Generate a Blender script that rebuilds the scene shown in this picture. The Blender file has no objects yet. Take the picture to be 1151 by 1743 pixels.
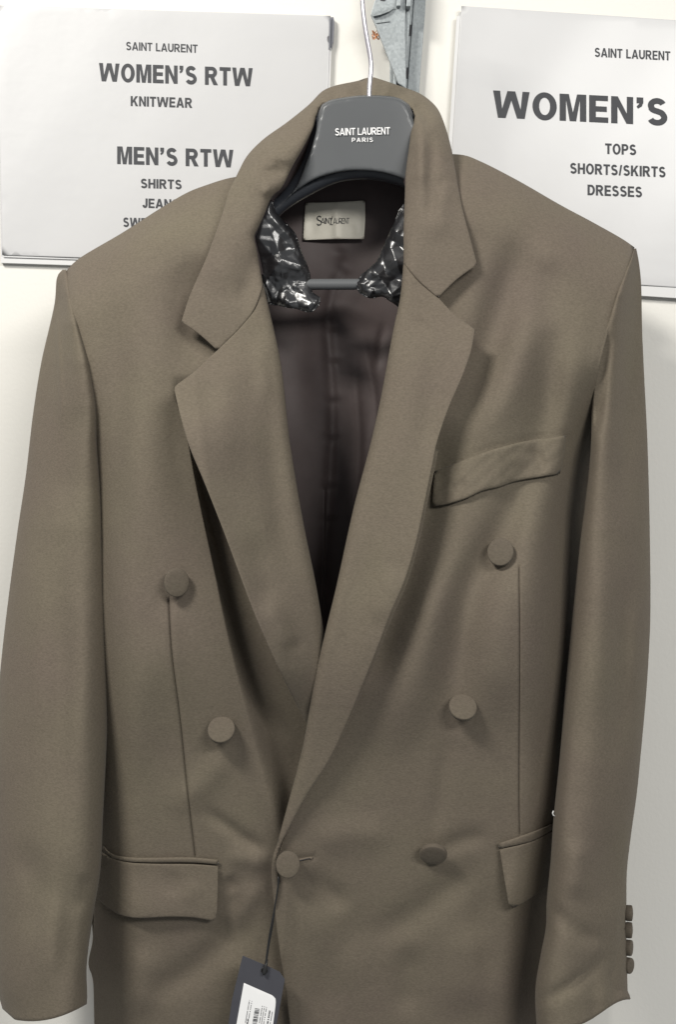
import bpy, bmesh, math, random
import numpy as np
from mathutils import Vector, Matrix, geometry, noise as mnoise

scene = bpy.context.scene
COL = scene.collection

# ------------------------------------------------------------------ camera
ZC = 1.35            # height of the camera and of the picture centre
CAM = 1.30           # camera distance from the wall
SC = 0.0005          # metres per photo pixel 0.15 m off the wall
camd = bpy.data.cameras.new('camera')
cam = bpy.data.objects.new('camera', camd); COL.objects.link(cam)
cam.location = (0, -CAM, ZC); cam.rotation_euler = (math.radians(90), 0, 0)
camd.sensor_fit = 'VERTICAL'; camd.sensor_height = 24
camd.lens = 24 * 1.15 / (1743 * SC)
camd.clip_start = 0.01; camd.clip_end = 50
scene.camera = cam

# ------------------------------------------------------------------ light
world = bpy.data.worlds.new("World"); scene.world = world; world.use_nodes = True
bg = world.node_tree.nodes['Background']
bg.inputs[0].default_value = (0.93, 0.97, 1.0, 1); bg.inputs[1].default_value = 0.26
def area(name, loc, target, sx, sy, power, col):
    l = bpy.data.lights.new(name, 'AREA'); l.shape = 'RECTANGLE'; l.size = sx; l.size_y = sy
    l.energy = power; l.color = col
    o = bpy.data.objects.new(name, l); COL.objects.link(o); o.location = loc
    o.rotation_euler = (Vector(target) - Vector(loc)).to_track_quat('-Z', 'Y').to_euler()
    return o
area('ceiling_tube_near', (-1.05, -1.55, ZC + 1.40), (0, -0.1, ZC), 0.6, 0.3, 45, (1.0, 0.965, 0.90))
area('ceiling_tube_far', (1.5, -3.0, ZC + 1.35), (0.3, -0.1, ZC - 0.4), 1.6, 0.5, 66, (1.0, 0.975, 0.93))
scene.view_settings.view_transform = 'Standard'
scene.view_settings.look = 'None'
scene.view_settings.exposure = 0
scene.view_settings.gamma = 1

# ------------------------------------------------------------------ helpers
def P(x, y, d):
    """point seen at photo pixel x, y that stands d metres off the wall"""
    x = np.asarray(x, float); y = np.asarray(y, float); d = np.asarray(d, float)
    x, y, d = np.broadcast_arrays(x, y, d)
    s = SC * (CAM - d) / 1.15
    return np.stack([(x - 575.5) * s, -d, ZC - (y - 871.5) * s], -1)

def sm(x, a, b):
    t = np.clip((np.asarray(x, float) - a) / (b - a), 0, 1)
    return t * t * (3 - 2 * t)

def spline(pts, step=7.0, closed=False):
    p = np.array(pts, float); n = len(p)
    if n == 2:
        m = max(1, int(np.hypot(*(p[1] - p[0])) / step))
        return [tuple(p[0] + (p[1] - p[0]) * k / m) for k in range(m + 1)]
    out = []
    for i in range(n - 1):
        p0 = p[i - 1] if i > 0 else 2 * p[0] - p[1]
        p3 = p[i + 2] if i + 2 < n else 2 * p[-1] - p[-2]
        p1, p2 = p[i], p[i + 1]
        a = max(np.hypot(*(p1 - p0)), 1e-3) ** .5; b = max(np.hypot(*(p2 - p1)), 1e-3) ** .5; c = max(np.hypot(*(p3 - p2)), 1e-3) ** .5
        t1 = (p1 - p0) / a - (p2 - p0) / (a + b) + (p2 - p1) / b
        t2 = (p2 - p1) / b - (p3 - p1) / (b + c) + (p3 - p2) / c
        t1 = t1 * b; t2 = t2 * b
        m = max(1, int(b * b / step))
        for k in range(m):
            t = k / m
            out.append(tuple((2*t**3-3*t*t+1)*p1 + (t**3-2*t*t+t)*t1 + (-2*t**3+3*t*t)*p2 + (t**3-t*t)*t2))
    out.append(tuple(p[-1]))
    return out

def path(*segs, step=7.0):
    """closed outline of smooth segments meeting in corners"""
    out = []
    for s in segs:
        q = spline(s, step)
        out += q if not out or np.hypot(q[0][0]-out[-1][0], q[0][1]-out[-1][1]) > 1 else q[1:]
    if np.hypot(out[0][0]-out[-1][0], out[0][1]-out[-1][1]) < 1: out = out[:-1]
    return np.array(out)

def pdist(pts, poly, closed=False):
    """distance to a polyline, parameter 0..1 along it and the signed side"""
    pts = np.asarray(pts, float); poly = np.asarray(poly, float)
    a = poly; b = np.roll(poly, -1, 0)
    if not closed: a = a[:-1]; b = b[:-1]
    L = np.hypot(*(b - a).T); cum = np.concatenate([[0], np.cumsum(L)]); tot = cum[-1]
    best = np.full(len(pts), 1e9); par = np.zeros(len(pts)); sg = np.ones(len(pts))
    for i in range(len(a)):
        ab = b[i] - a[i]; l2 = max(ab @ ab, 1e-9)
        ap = pts - a[i]
        t = np.clip(ap @ ab / l2, 0, 1)
        q = ap - t[:, None] * ab
        dd = np.hypot(q[:, 0], q[:, 1])
        m = dd < best
        best[m] = dd[m]; par[m] = (cum[i] + t[m] * L[i]) / tot
        cr = ab[0] * ap[:, 1] - ab[1] * ap[:, 0]
        sg[m] = np.where(cr[m] >= 0, 1, -1)
    return best, par, sg

def inside(pts, poly):
    x, y = pts[:, 0], pts[:, 1]; c = np.zeros(len(pts), bool)
    n = len(poly)
    for i in range(n):
        x1, y1 = poly[i]; x2, y2 = poly[(i + 1) % n]
        if y1 == y2: continue
        m = ((y1 > y) != (y2 > y)) & (x < (x2 - x1) * (y - y1) / (y2 - y1) + x1)
        c ^= m
    return c

def folds(x, y, lst):
    """sum of soft ridges (+) and valleys (-) along drawn lines: (points, width px, height mm[, taper])"""
    pts = np.stack([x, y], -1); h = np.zeros(len(pts))
    for f in lst:
        pl, w, a = f[0], f[1], f[2]; tp = f[3] if len(f) > 3 else 0.35
        q = spline(pl, 14)
        d, t, s = pdist(pts, q)
        e = np.minimum(1, np.minimum(t, 1 - t) / tp) if tp > 0 else 1
        e = e * e * (3 - 2 * e) if tp > 0 else 1
        h += 1.25 * a * 0.001 * np.exp(-(d / w) ** 2) * e
    return h

def groove(x, y, pl, w=2.2, a=0.9):
    d, t, s = pdist(np.stack([x, y], -1), spline(pl, 6))
    return -a * 0.001 * np.exp(-(d / w) ** 2)

def mesh_obj(name, verts, faces, mat, parent=None, smooth=True, mats=None, fm=None):
    v = np.asarray(verts, float)
    if parent is not None: v = v - np.array(parent['org'])
    me = bpy.data.meshes.new(name)
    me.from_pydata(v.tolist(), [], [list(map(int, f)) for f in faces])
    if mats:
        for m in mats: me.materials.append(m)
        if fm is not None: me.polygons.foreach_set('material_index', fm)
    else: me.materials.append(mat)
    if smooth: me.polygons.foreach_set('use_smooth', [True] * len(me.polygons))
    me.update()
    o = bpy.data.objects.new(name, me); COL.objects.link(o)
    if parent is not None: o.parent = parent
    return o

def thing(name, label, cat, loc, group=None):
    o = bpy.data.objects.new(name, None); COL.objects.link(o)
    o.location = loc; o['label'] = label; o['category'] = cat
    o['org'] = [float(c) for c in loc]
    o.empty_display_size = 0.05
    if group: o['group'] = group
    return o

def sheet(name, outline, hfun, mat, parent, T=0.0022, r=5.0, step=7.0, seams=(), both=True):
    """cloth or board: an outline filled densely, laid at the depth hfun gives, with a rounded edge and a back side"""
    B = np.asarray(outline, float); n = len(B)
    area2 = np.sum(B[:, 0] * np.roll(B[:, 1], -1) - np.roll(B[:, 0], -1) * B[:, 1])
    if area2 < 0: B = B[::-1].copy()
    x0, y0 = B.min(0); x1, y1 = B.max(0)
    gx, gy = [], []
    k = 0; yy = y0
    while yy < y1:
        xs = np.arange(x0 + (step / 2 if k % 2 else 0), x1, step); gx.append(xs); gy.append(np.full(len(xs), yy)); yy += step * .87; k += 1
    G = np.stack([np.concatenate(gx), np.concatenate(gy)], -1)
    G = G[inside(G, B)]
    dd, _, _ = pdist(G, B, True)
    G = G[dd > r + step * .35]
    extra = []
    tn = np.roll(B, -1, 0) - np.roll(B, 1, 0); L = np.hypot(tn[:, 0], tn[:, 1]); L[L == 0] = 1
    nrm = np.stack([-tn[:, 1] / L, tn[:, 0] / L], -1)
    for q in (0.12, 0.4, 1.0):
        R = B + nrm * r * q
        R = R[inside(R, B)]
        if len(R):
            e, _, _ = pdist(R, B, True); R = R[e > r * q * .85]; extra.append(R)
    for s in seams:
        q = np.array(spline(s, 6)); t = np.gradient(q, axis=0); l = np.hypot(t[:, 0], t[:, 1]); nn = np.stack([-t[:, 1] / l, t[:, 0] / l], -1)
        keep = []
        for o in (-4.5, -2.2, -1, 0, 1, 2.2, 4.5):
            keep.append(q + nn * o)
        keep = np.concatenate(keep); keep = keep[inside(keep, B)]
        if len(keep):
            e, _, _ = pdist(keep, B, True); keep = keep[e > r]
            g, _, _ = pdist(G, q); G = G[g > 6.5]
            extra.append(keep)
    pts = np.concatenate([B] + extra + [G])
    res = geometry.delaunay_2d_cdt([Vector(p) for p in pts], [], [list(range(n))], 1, 1e-4)
    V = np.array([[v.x, v.y] for v in res[0]]); F = np.array([f for f in res[2] if len(f) == 3])
    e, _, _ = pdist(V, B, True)
    h = hfun(V[:, 0], V[:, 1])
    roll = T * 0.5 * (1 - np.sqrt(np.clip(1 - (1 - np.clip(e / r, 0, 1)) ** 2, 0, 1)))
    W = P(V[:, 0], V[:, 1], h - roll)
    tri = F
    a, b, c = V[tri[:, 0]], V[tri[:, 1]], V[tri[:, 2]]
    cr = (b[:, 0]-a[:, 0])*(c[:, 1]-a[:, 1]) - (b[:, 1]-a[:, 1])*(c[:, 0]-a[:, 0])
    # photo y runs down: clockwise in photo = counter-clockwise seen from the camera
    tri = np.where((cr > 0)[:, None], tri[:, ::-1], tri)
    if both:
        bd = e < 0.02; idx = np.arange(len(V)); nb = int((~bd).sum())
        idx2 = idx.copy(); idx2[~bd] = len(V) + np.arange(nb)
        Vb = V[~bd]
        Wb = P(Vb[:, 0], Vb[:, 1], (h - T + roll)[~bd])
        W = np.concatenate([W, Wb]); back = idx2[tri][:, ::-1]
        tri = np.concatenate([tri, back[~(bd[tri].all(1))]])
    return mesh_obj(name, W, tri, mat, parent)

def lathe(profile, n=40):
    """profile (r, z) around z -> verts, faces"""
    V, F = [], []
    for r, z in profile:
        for k in range(n):
            a = 2 * math.pi * k / n; V.append((r * math.cos(a), r * math.sin(a), z))
    for i in range(len(profile) - 1):
        for k in range(n):
            k2 = (k + 1) % n
            F.append((i*n+k, i*n+k2, (i+1)*n+k2, (i+1)*n+k))
    F.append(tuple(range(n))[::-1]); m = (len(profile)-1)*n; F.append(tuple(m + k for k in range(n)))
    return V, F

def tube(name, pts, rad, mat, parent, n=14, flat=1.0):
    p = [Vector(q) for q in pts]; V, F = [], []
    up = Vector((0, 1, 0))
    for i, q in enumerate(p):
        t = (p[min(i+1, len(p)-1)] - p[max(i-1, 0)]).normalized()
        a = t.cross(up)
        if a.length < 1e-3: a = t.cross(Vector((1, 0, 0)))
        a.normalize(); b = t.cross(a).normalized()
        rr = rad[i] if hasattr(rad, '__len__') else rad
        for k in range(n):
            g = 2*math.pi*k/n; V.append(q + a*math.cos(g)*rr + b*math.sin(g)*rr*flat)
    for i in range(len(p)-1):
        for k in range(n):
            k2 = (k+1) % n; F.append((i*n+k, i*n+k2, (i+1)*n+k2, (i+1)*n+k))
    F.append(tuple(range(n))[::-1]); m = (len(p)-1)*n; F.append(tuple(m+k for k in range(n)))
    return mesh_obj(name, [tuple(v) for v in V], F, mat, parent)

def slab(name, poly, d0, d1, mat, parent, bevel=0.0006, segs=2):
    """flat board of the photo outline poly between depths d0 (rear) and d1 (front)"""
    poly = [tuple(q) for q in poly]
    a = sum(poly[i][0]*poly[(i+1) % len(poly)][1]-poly[(i+1) % len(poly)][0]*poly[i][1] for i in range(len(poly)))
    if a > 0: poly = poly[::-1]
    org = np.array(parent['org']) if parent is not None else 0
    dm = (d0 + d1) / 2
    base = P([q[0] for q in poly], [q[1] for q in poly], dm) - org
    bm = bmesh.new()
    f = [bm.verts.new((b[0], b[1] - (d1 - dm), b[2])) for b in base]
    r = [bm.verts.new((b[0], b[1] - (d0 - dm), b[2])) for b in base]
    bm.faces.new(f); bm.faces.new(r[::-1])
    n = len(f)
    for i in range(n): bm.faces.new((f[i], r[i], r[(i+1) % n], f[(i+1) % n]))
    bmesh.ops.recalc_face_normals(bm, faces=bm.faces)
    if bevel: bmesh.ops.bevel(bm, geom=list(bm.edges), offset=bevel, segments=segs, affect='EDGES', profile=0.5, clamp_overlap=True)
    me = bpy.data.meshes.new(name); bm.to_mesh(me); bm.free(); me.materials.append(mat)
    for p in me.polygons: p.use_smooth = False
    o = bpy.data.objects.new(name, me); COL.objects.link(o)
    if parent is not None: o.parent = parent
    return o

# ------------------------------------------------------------------ materials
def mat_new(name):
    m = bpy.data.materials.new(name); m.use_nodes = True
    nt = m.node_tree; return m, nt, nt.nodes['Principled BSDF']
def N(nt, t, **k):
    n = nt.nodes.new(t)
    for a, b in k.items():
        if a in n.inputs: n.inputs[a].default_value = b
        else: setattr(n, a, b)
    return n
def simple(name, col, rough=0.5, metal=0.0, spec=0.5, bump=0, bscale=300, var=0.0, vscale=20, coat=0):
    m, nt, b = mat_new(name)
    b.inputs['Base Color'].default_value = (*col, 1); b.inputs['Roughness'].default_value = rough
    b.inputs['Metallic'].default_value = metal; b.inputs['Specular IOR Level'].default_value = spec
    if coat: b.inputs['Coat Weight'].default_value = coat; b.inputs['Coat Roughness'].default_value = 0.2
    tc = N(nt, 'ShaderNodeTexCoord')
    if bump:
        n = N(nt, 'ShaderNodeTexNoise', Scale=bscale, Detail=4); nt.links.new(tc.outputs['Object'], n.inputs['Vector'])
        bp = N(nt, 'ShaderNodeBump', Strength=1.0, Distance=bump); nt.links.new(n.outputs['Fac'], bp.inputs['Height']); nt.links.new(bp.outputs[0], b.inputs['Normal'])
    if var:
        n = N(nt, 'ShaderNodeTexNoise', Scale=vscale, Detail=5); nt.links.new(tc.outputs['Object'], n.inputs['Vector'])
        r = N(nt, 'ShaderNodeValToRGB'); e = r.color_ramp.elements
        e[0].position = .3; e[1].position = .7
        e[0].color = (*[c * (1 - var) for c in col], 1); e[1].color = (*[min(1, c * (1 + var)) for c in col], 1)
        nt.links.new(n.outputs['Fac'], r.inputs[0]); nt.links.new(r.outputs[0], b.inputs['Base Color'])
    return m

def fabric(name, col, fine=0.00022, sheen=0.06, rough=0.8, wr=0.0004):
    m, nt, b = mat_new(name); L = nt.links.new
    tc = N(nt, 'ShaderNodeTexCoord')
    mp = N(nt, 'ShaderNodeMapping'); mp.inputs['Scale'].default_value = (1, 1, 1.0); L(tc.outputs['Object'], mp.inputs[0])
    # crepe grain: short horizontal pebbles over a twill
    mp2 = N(nt, 'ShaderNodeMapping'); mp2.inputs['Scale'].default_value = (0.65, 0.65, 1.35); L(tc.outputs['Object'], mp2.inputs[0])
    n1 = N(nt, 'ShaderNodeTexNoise', Scale=620, Detail=3, Roughness=.6); L(mp2.outputs[0], n1.inputs['Vector'])
    n2 = N(nt, 'ShaderNodeTexNoise', Scale=1500, Detail=2); L(mp.outputs[0], n2.inputs['Vector'])
    n3 = N(nt, 'ShaderNodeTexNoise', Scale=9, Detail=4); L(mp.outputs[0], n3.inputs['Vector'])
    n4 = N(nt, 'ShaderNodeTexNoise', Scale=60, Detail=5, Roughness=.65); L(mp2.outputs[0], n4.inputs['Vector'])
    mx = N(nt, 'ShaderNodeMath', operation='ADD'); L(n1.outputs['Fac'], mx.inputs[0]); L(n2.outputs['Fac'], mx.inputs[1])
    bp = N(nt, 'ShaderNodeBump', Strength=1.0, Distance=fine); L(mx.outputs[0], bp.inputs['Height'])
    bp2 = N(nt, 'ShaderNodeBump', Strength=1.0, Distance=wr); L(n4.outputs['Fac'], bp2.inputs['Height']); L(bp.outputs[0], bp2.inputs['Normal'])
    n5 = N(nt, 'ShaderNodeTexNoise', Scale=26, Detail=3, Roughness=.5, Distortion=.8); L(mp.outputs[0], n5.inputs['Vector'])
    bp3 = N(nt, 'ShaderNodeBump', Strength=1.0, Distance=.0008); L(n5.outputs['Fac'], bp3.inputs['Height']); L(bp2.outputs[0], bp3.inputs['Normal'])
    L(bp3.outputs[0], b.inputs['Normal'])
    r = N(nt, 'ShaderNodeValToRGB'); e = r.color_ramp.elements
    e[0].position = .32; e[1].position = .68
    e[0].color = (*[c * .86 for c in col], 1); e[1].color = (*[c * 1.10 for c in col], 1)
    L(n1.outputs['Fac'], r.inputs[0])
    r2 = N(nt, 'ShaderNodeValToRGB'); e = r2.color_ramp.elements
    e[0].position = .3; e[1].position = .7; e[0].color = (.93, .90, .93, 1); e[1].color = (1.0, 1.02, .97, 1)
    L(n3.outputs['Fac'], r2.inputs[0])
    mm = N(nt, 'ShaderNodeMixRGB', blend_type='MULTIPLY'); mm.inputs[0].default_value = 1
    L(r.outputs[0], mm.inputs[1]); L(r2.outputs[0], mm.inputs[2]); L(mm.outputs[0], b.inputs['Base Color'])
    b.inputs['Roughness'].default_value = rough; b.inputs['Specular IOR Level'].default_value = 0.14
    b.inputs['Sheen Weight'].default_value = sheen; b.inputs['Sheen Roughness'].default_value = 0.4
    return m

M_cloth = fabric('taupe_crepe', (0.153, 0.129, 0.100), fine=0.00015, wr=0.00010)
M_cloth2 = fabric('taupe_crepe_smooth', (0.153, 0.129, 0.101), fine=0.0001, wr=0.00008)
M_button = fabric('covered_button_cloth', (0.122, 0.103, 0.081), fine=0.00005, wr=0.00003)
M_lin = simple('plum_lining', (0.100, 0.078, 0.076), rough=0.55, spec=0.3, bump=0.0003, bscale=45, var=.12, vscale=40)
M_wall = simple('painted_wall', (0.765, 0.75, 0.705), rough=0.7, bump=0.0002, bscale=260, var=.015, vscale=4)
M_paper = simple('white_paper', (0.555, 0.555, 0.56), rough=0.42, bump=0.0009, bscale=14, var=.01, vscale=6, coat=.25)
M_paper2 = simple('paper_under', (0.66, 0.66, 0.66), rough=0.5)
M_ink = simple('printed_ink', (0.035, 0.037, 0.043), rough=0.6)
M_plast = simple('hanger_plastic', (0.088, 0.093, 0.098), rough=0.5, spec=0.3, var=.04, vscale=30, coat=.2)
M_plast2 = simple('hanger_plastic_shaded', (0.030, 0.034, 0.042), rough=0.35)  # darker copy of the plate plastic: shade under the arch put into the colour
M_bar = simple('grey_bar', (0.11, 0.115, 0.12), rough=0.35)
M_white = simple('white_print', (0.85, 0.85, 0.85), rough=0.5)
M_chrome = simple('hook_steel', (0.42, 0.41, 0.45), rough=0.3, metal=.9)
M_film = simple('black_film', (0.016, 0.016, 0.018), rough=0.33, spec=1.0, bump=0.0002, bscale=260, coat=.3)
M_film.node_tree.nodes['Principled BSDF'].inputs['IOR'].default_value = 1.6
M_label = simple('label_satin', (0.86, 0.82, 0.70), rough=0.5, bump=0.0002, bscale=220, var=.05, vscale=60)
M_tag = simple('charcoal_card', (0.050, 0.051, 0.062), rough=0.7, var=.05, vscale=80)
M_cord = simple('black_cord', (0.02, 0.02, 0.02), rough=0.5)
M_copper = simple('copper', (0.62, 0.30, 0.16), rough=0.35, metal=.8)
M_dark = simple('dark_slot', (0.03, 0.03, 0.035), rough=0.6)
M_clip = simple('grey_clip', (0.16, 0.165, 0.19), rough=0.4)
def galv():
    m, nt, b = mat_new('galvanised_steel'); L = nt.links.new
    tc = N(nt, 'ShaderNodeTexCoord')
    v = N(nt, 'ShaderNodeTexVoronoi', Scale=480); L(tc.outputs['Object'], v.inputs['Vector'])
    n = N(nt, 'ShaderNodeTexNoise', Scale=60, Detail=6); L(tc.outputs['Object'], n.inputs['Vector'])
    a = N(nt, 'ShaderNodeMath', operation='MULTIPLY'); L(v.outputs['Color'], a.inputs[0]); L(n.outputs['Fac'], a.inputs[1])
    r = N(nt, 'ShaderNodeValToRGB'); e = r.color_ramp.elements
    e[0].position = .05; e[1].position = .5; e[0].color = (.27, .295, .305, 1); e[1].color = (.37, .40, .41, 1)
    L(a.outputs[0], r.inputs[0]); L(r.outputs[0], b.inputs['Base Color'])
    b.inputs['Metallic'].default_value = .35; b.inputs['Roughness'].default_value = .5
    bp = N(nt, 'ShaderNodeBump', Strength=.6, Distance=.0004); L(n.outputs['Fac'], bp.inputs['Height']); L(bp.outputs[0], b.inputs['Normal'])
    return m
M_galv = galv()

# ------------------------------------------------------------------ wall
wv = [(-2.5, 0, -0.5), (2.5, 0, -0.5), (2.5, 0, 3.4), (-2.5, 0, 3.4), (-2.5, 0.1, -0.5), (2.5, 0.1, -0.5), (2.5, 0.1, 3.4), (-2.5, 0.1, 3.4)]
w = mesh_obj('wall', wv, [(0, 1, 2, 3), (5, 4, 7, 6), (1, 5, 6, 2), (4, 0, 3, 7), (3, 2, 6, 7), (4, 5, 1, 0)], M_wall, smooth=False)
w['kind'] = 'structure'

# ------------------------------------------------------------------ lettering
def glyph(ch, w):
    """outline loops of a sans capital, cap height 1, stem w; returns loops and advance width"""
    t = w * .86                     # horizontal bars are a little thinner
    arc = lambda cx, cy, rx, ry, a0, a1, n=14: [(cx + rx*math.cos(math.radians(a0 + (a1-a0)*k/n)), cy + ry*math.sin(math.radians(a0 + (a1-a0)*k/n))) for k in range(n + 1)]
    def stroke(c, w0):
        c = np.array(c, float); g = np.gradient(c, axis=0); l = np.hypot(g[:, 0], g[:, 1]); nn = np.stack([-g[:, 1]/l, g[:, 0]/l], -1)
        return [tuple(q) for q in c + nn*w0/2] + [tuple(q) for q in (c - nn*w0/2)[::-1]]
    if ch == 'I': return [[(0, 0), (w, 0), (w, 1), (0, 1)]], w
    if ch == 'L': return [[(0, 0), (.60, 0), (.60, t), (w, t), (w, 1), (0, 1)]], .60
    if ch == 'T': return [[(.34-w/2, 0), (.34+w/2, 0), (.34+w/2, 1-t), (.68, 1-t), (.68, 1), (0, 1), (0, 1-t), (.34-w/2, 1-t)]], .68
    if ch == 'E': return [[(0, 0), (.66, 0), (.66, t), (w, t), (w, .5-t/2), (.61, .5-t/2), (.61, .5+t/2), (w, .5+t/2), (w, 1-t), (.65, 1-t), (.65, 1), (0, 1)]], .66
    if ch == 'H': return [[(0, 0), (w, 0), (w, .5-t/2), (.76-w, .5-t/2), (.76-w, 0), (.76, 0), (.76, 1), (.76-w, 1), (.76-w, .5+t/2), (w, .5+t/2), (w, 1), (0, 1)]], .76
    if ch == 'N': return [[(0, 0), (w*.95, 0), (w*.95, .98-w*1.55), (.76-w, 0), (.76, 0), (.76, 1), (.76-w*.95, 1), (.76-w*.95, .02+w*1.55), (w, 1), (0, 1)]], .76
    if ch == 'M':
        W = .92; m = W/2; return [[(0, 0), (w*.95, 0), (w*.95, .80), (m-w*.48, 0), (m+w*.48, 0), (W-w*.95, .80), (W-w*.95, 0), (W, 0), (W, 1), (W-w*1.38, 1), (m, .32), (w*1.38, 1), (0, 1)]], W
    if ch == 'W':
        W = 1.26; k = w*1.05; a = .30; b = .63; c = .96
        return [[(0, 1), (k, 1), (a+.01, .33), (b-k*.56, 1), (b+k*.56, 1), (c-.01, .33), (W-k, 1), (W, 1), (c+k*.55, 0), (c-k*.55, 0), (b, .66), (a+k*.55, 0), (a-k*.55, 0)]], W
    if ch == 'A':
        W = .86; k = w*1.08; m = W/2; sl = (m-k*.52)/1.0
        o = [(0, 0), (k, 0), (k+.20*sl*.95, .20), (W-k-.20*sl*.95, .20), (W-k, 0), (W, 0), (m+k*.52, 1), (m-k*.52, 1)]
        y0 = .20+t*.95; x0 = k + y0*sl*.95
        return [o, [(x0, y0), (W-x0, y0), (m, .76+.12*(.22-w)*4)]], W
    if ch == 'K': return [[(0, 0), (w, 0), (w, .30), (w+.13, .44), (.82-w*1.28, 0), (.82, 0), (w+.13+w*.62, .44+w*.75), (.80, 1), (.80-w*1.25, 1), (w, .55), (w, 1), (0, 1)]], .82
    if ch == 'V': return [[(0, 1), (w*1.05, 1), (.4, .25), (.8-w*1.05, 1), (.8, 1), (.4+w*.5, 0), (.4-w*.5, 0)]], .8
    if ch == 'O': return [arc(.42, .5, .42, .52, 0, 360, 40)[:-1], arc(.42, .5, .42-w, .52-t, 0, 360, 36)[:-1]], .84
    if ch == 'D': return [[(0, 0), (.34, 0)] + arc(.34, .5, .42, .5, -90, 90, 20) + [(0, 1)], [(w, t), (.33, t)] + arc(.33, .5, .43-w, .5-t, -90, 90, 18) + [(w, 1-t)]], .76
    if ch == 'P': return [[(0, 0), (w, 0), (w, .37), (.40, .37)] + arc(.40, .685, .31, .315, -90, 90, 16) + [(0, 1)], [(w, .37+t), (.39, .37+t)] + arc(.39, .685, .32-w, .315-t, -90, 90, 14) + [(w, 1-t)]], .71
    if ch == 'R': return [[(0, 0), (w, 0), (w, .40), (w+.09, .40), (.80-w*1.2, 0), (.80, 0), (.57, .405)] + arc(.44, .70, .30, .30, -55, 90, 16) + [(0, 1)], [(w, .40+t), (.42, .40+t)] + arc(.42, .70, .32-w, .30-t, -90, 90, 14) + [(w, 1-t)]], .80
    if ch == 'U': return [stroke([(w/2, 1), (w/2, .8), (w/2, .6), (w/2, .42)] + arc(.38, .38, .38-w/2, .38-t/2, 180, 360, 18) + [(.76-w/2, .42), (.76-w/2, .6), (.76-w/2, .8), (.76-w/2, 1)], w)], .76
    if ch == 'J': return [stroke([(.56-w/2, 1), (.56-w/2, .8), (.56-w/2, .5), (.56-w/2, .36)] + arc(.28, .34, .28-w/2, .34-t/2, 0, -172, 16), w)], .56
    if ch == 'S':
        c = arc(.36, .725, .36-w/2-.03, .275-t/2, 22, 205, 16) + [(.17, .60), (.27, .545), (.40, .505), (.52, .455)] + arc(.36, .29, .36-w/2, .295-t/2, 35, -158, 18)
        c = spline([c[i] for i in range(0, len(c))], .03)
        return [stroke(c, w*.93)], .72
    if ch == "'": return [[(.02, 1.0), (.02+w, 1.0), (.02+w, .80), (.02+w*.75, .66), (.02+w*.2, .58), (.0+w*.08, .66), (.02+w*.42, .78), (.02, .78)]], w+.04
    if ch == '/': return [[(0, 0), (w*.8, 0), (.36, 1), (.36-w*.8, 1)]], .36
    return [], .30

def lettering(name, s, x0, x1, yc, cap, slope, d, mat, parent, bold=0.2, shear=0.0, spacing=.10):
    """s spans photo x0..x1 with capitals cap pixels tall, centred on height yc at mid-span"""
    cu = bpy.data.curves.new('text', 'CURVE'); cu.dimensions = '2D'; cu.fill_mode = 'BOTH'
    X = 0
    for ch in s:
        loops, adv = glyph(ch, bold)
        for lp in loops:
            sp = cu.splines.new('POLY'); sp.points.add(len(lp) - 1); sp.use_cyclic_u = True
            for k, (a, b) in enumerate(lp): sp.points[k].co = (X + a, b, 0, 1)
        X += adv + spacing
    X -= spacing
    to = bpy.data.objects.new('text', cu); COL.objects.link(to)
    dg = bpy.context.evaluated_depsgraph_get(); me = bpy.data.meshes.new_from_object(to.evaluated_get(dg))
    v = np.zeros(len(me.vertices) * 3); me.vertices.foreach_get('co', v); v = v.reshape(-1, 3)
    F = [tuple(p.vertices) for p in me.polygons]
    COL.objects.unlink(to); bpy.data.objects.remove(to); bpy.data.curves.remove(cu); bpy.data.meshes.remove(me)
    u = v[:, 0] / X; yy = v[:, 1] - .5
    px = x0 + u * (x1 - x0) + shear * yy * cap
    py = yc - yy * cap + (px - (x0 + x1) / 2) * slope
    dd = d(px, py) if callable(d) else d
    keep = v[:, 2] > -1
    return mesh_obj(name, P(px, py, dd), F, mat, parent, smooth=False)

# ------------------------------------------------------------------ posters
def poster(label, quad, under, lines, d):
    c = P(sum(q[0] for q in quad) / 4, max(q[1] for q in quad), d)
    t = thing('printed_sign', label, 'sign', tuple(c), 'laminated printed signs on the wall')
    q = np.array(quad, float)
    def h(x, y):
        return d + 0.0005 * np.sin(x / 130 + 1) * np.sin(y / 170) + 0.0002 * np.sin(x / 31 + y / 45)
    sheet('sheet', path([q[0], q[1]], [q[1], q[2]], [q[2], q[3]], [q[3], q[0]], step=16), h, M_paper, t, T=0.0006, r=2, step=16)
    for i, (dx, dy, k) in enumerate(under):
        g = q + np.array([dx, dy])
        slab('backing_sheet', g, max(0.0005, d - 0.0040 - 3 * k), d - 0.0012 - k, M_paper2, t, bevel=0)
    for (s, x0, x1, yc, cap, slope, bold) in lines:
        lettering('lettering', s, x0, x1, yc, cap, slope, lambda X, Y: h(X, Y) + 0.0003, M_ink, t, bold)
    return t
poster('white laminated sign listing knitwear and shirts, left of the hanger hook',
       [(-6, 9), (563, 27), (548, 452), (3, 434)], [(3, 4, 0), (-1, 14, 0.0015)],
       [('SAINT LAURENT', 214, 336, 80.5, 14, .040, .19), ("WOMEN'S RTW", 168, 430, 127, 31, .034, .23), ('KNITWEAR', 222, 327, 173.5, 17, .032, .22),
        ("MEN'S RTW", 199, 397, 267, 30, .030, .23), ('SHIRTS', 239, 309, 313, 16, .030, .22), ('JEANS', 242, 304, 346.5, 16, .030, .22), ('SWEATSHIRTS', 209, 338, 380, 16, .03, .22)], 0.008)
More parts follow.
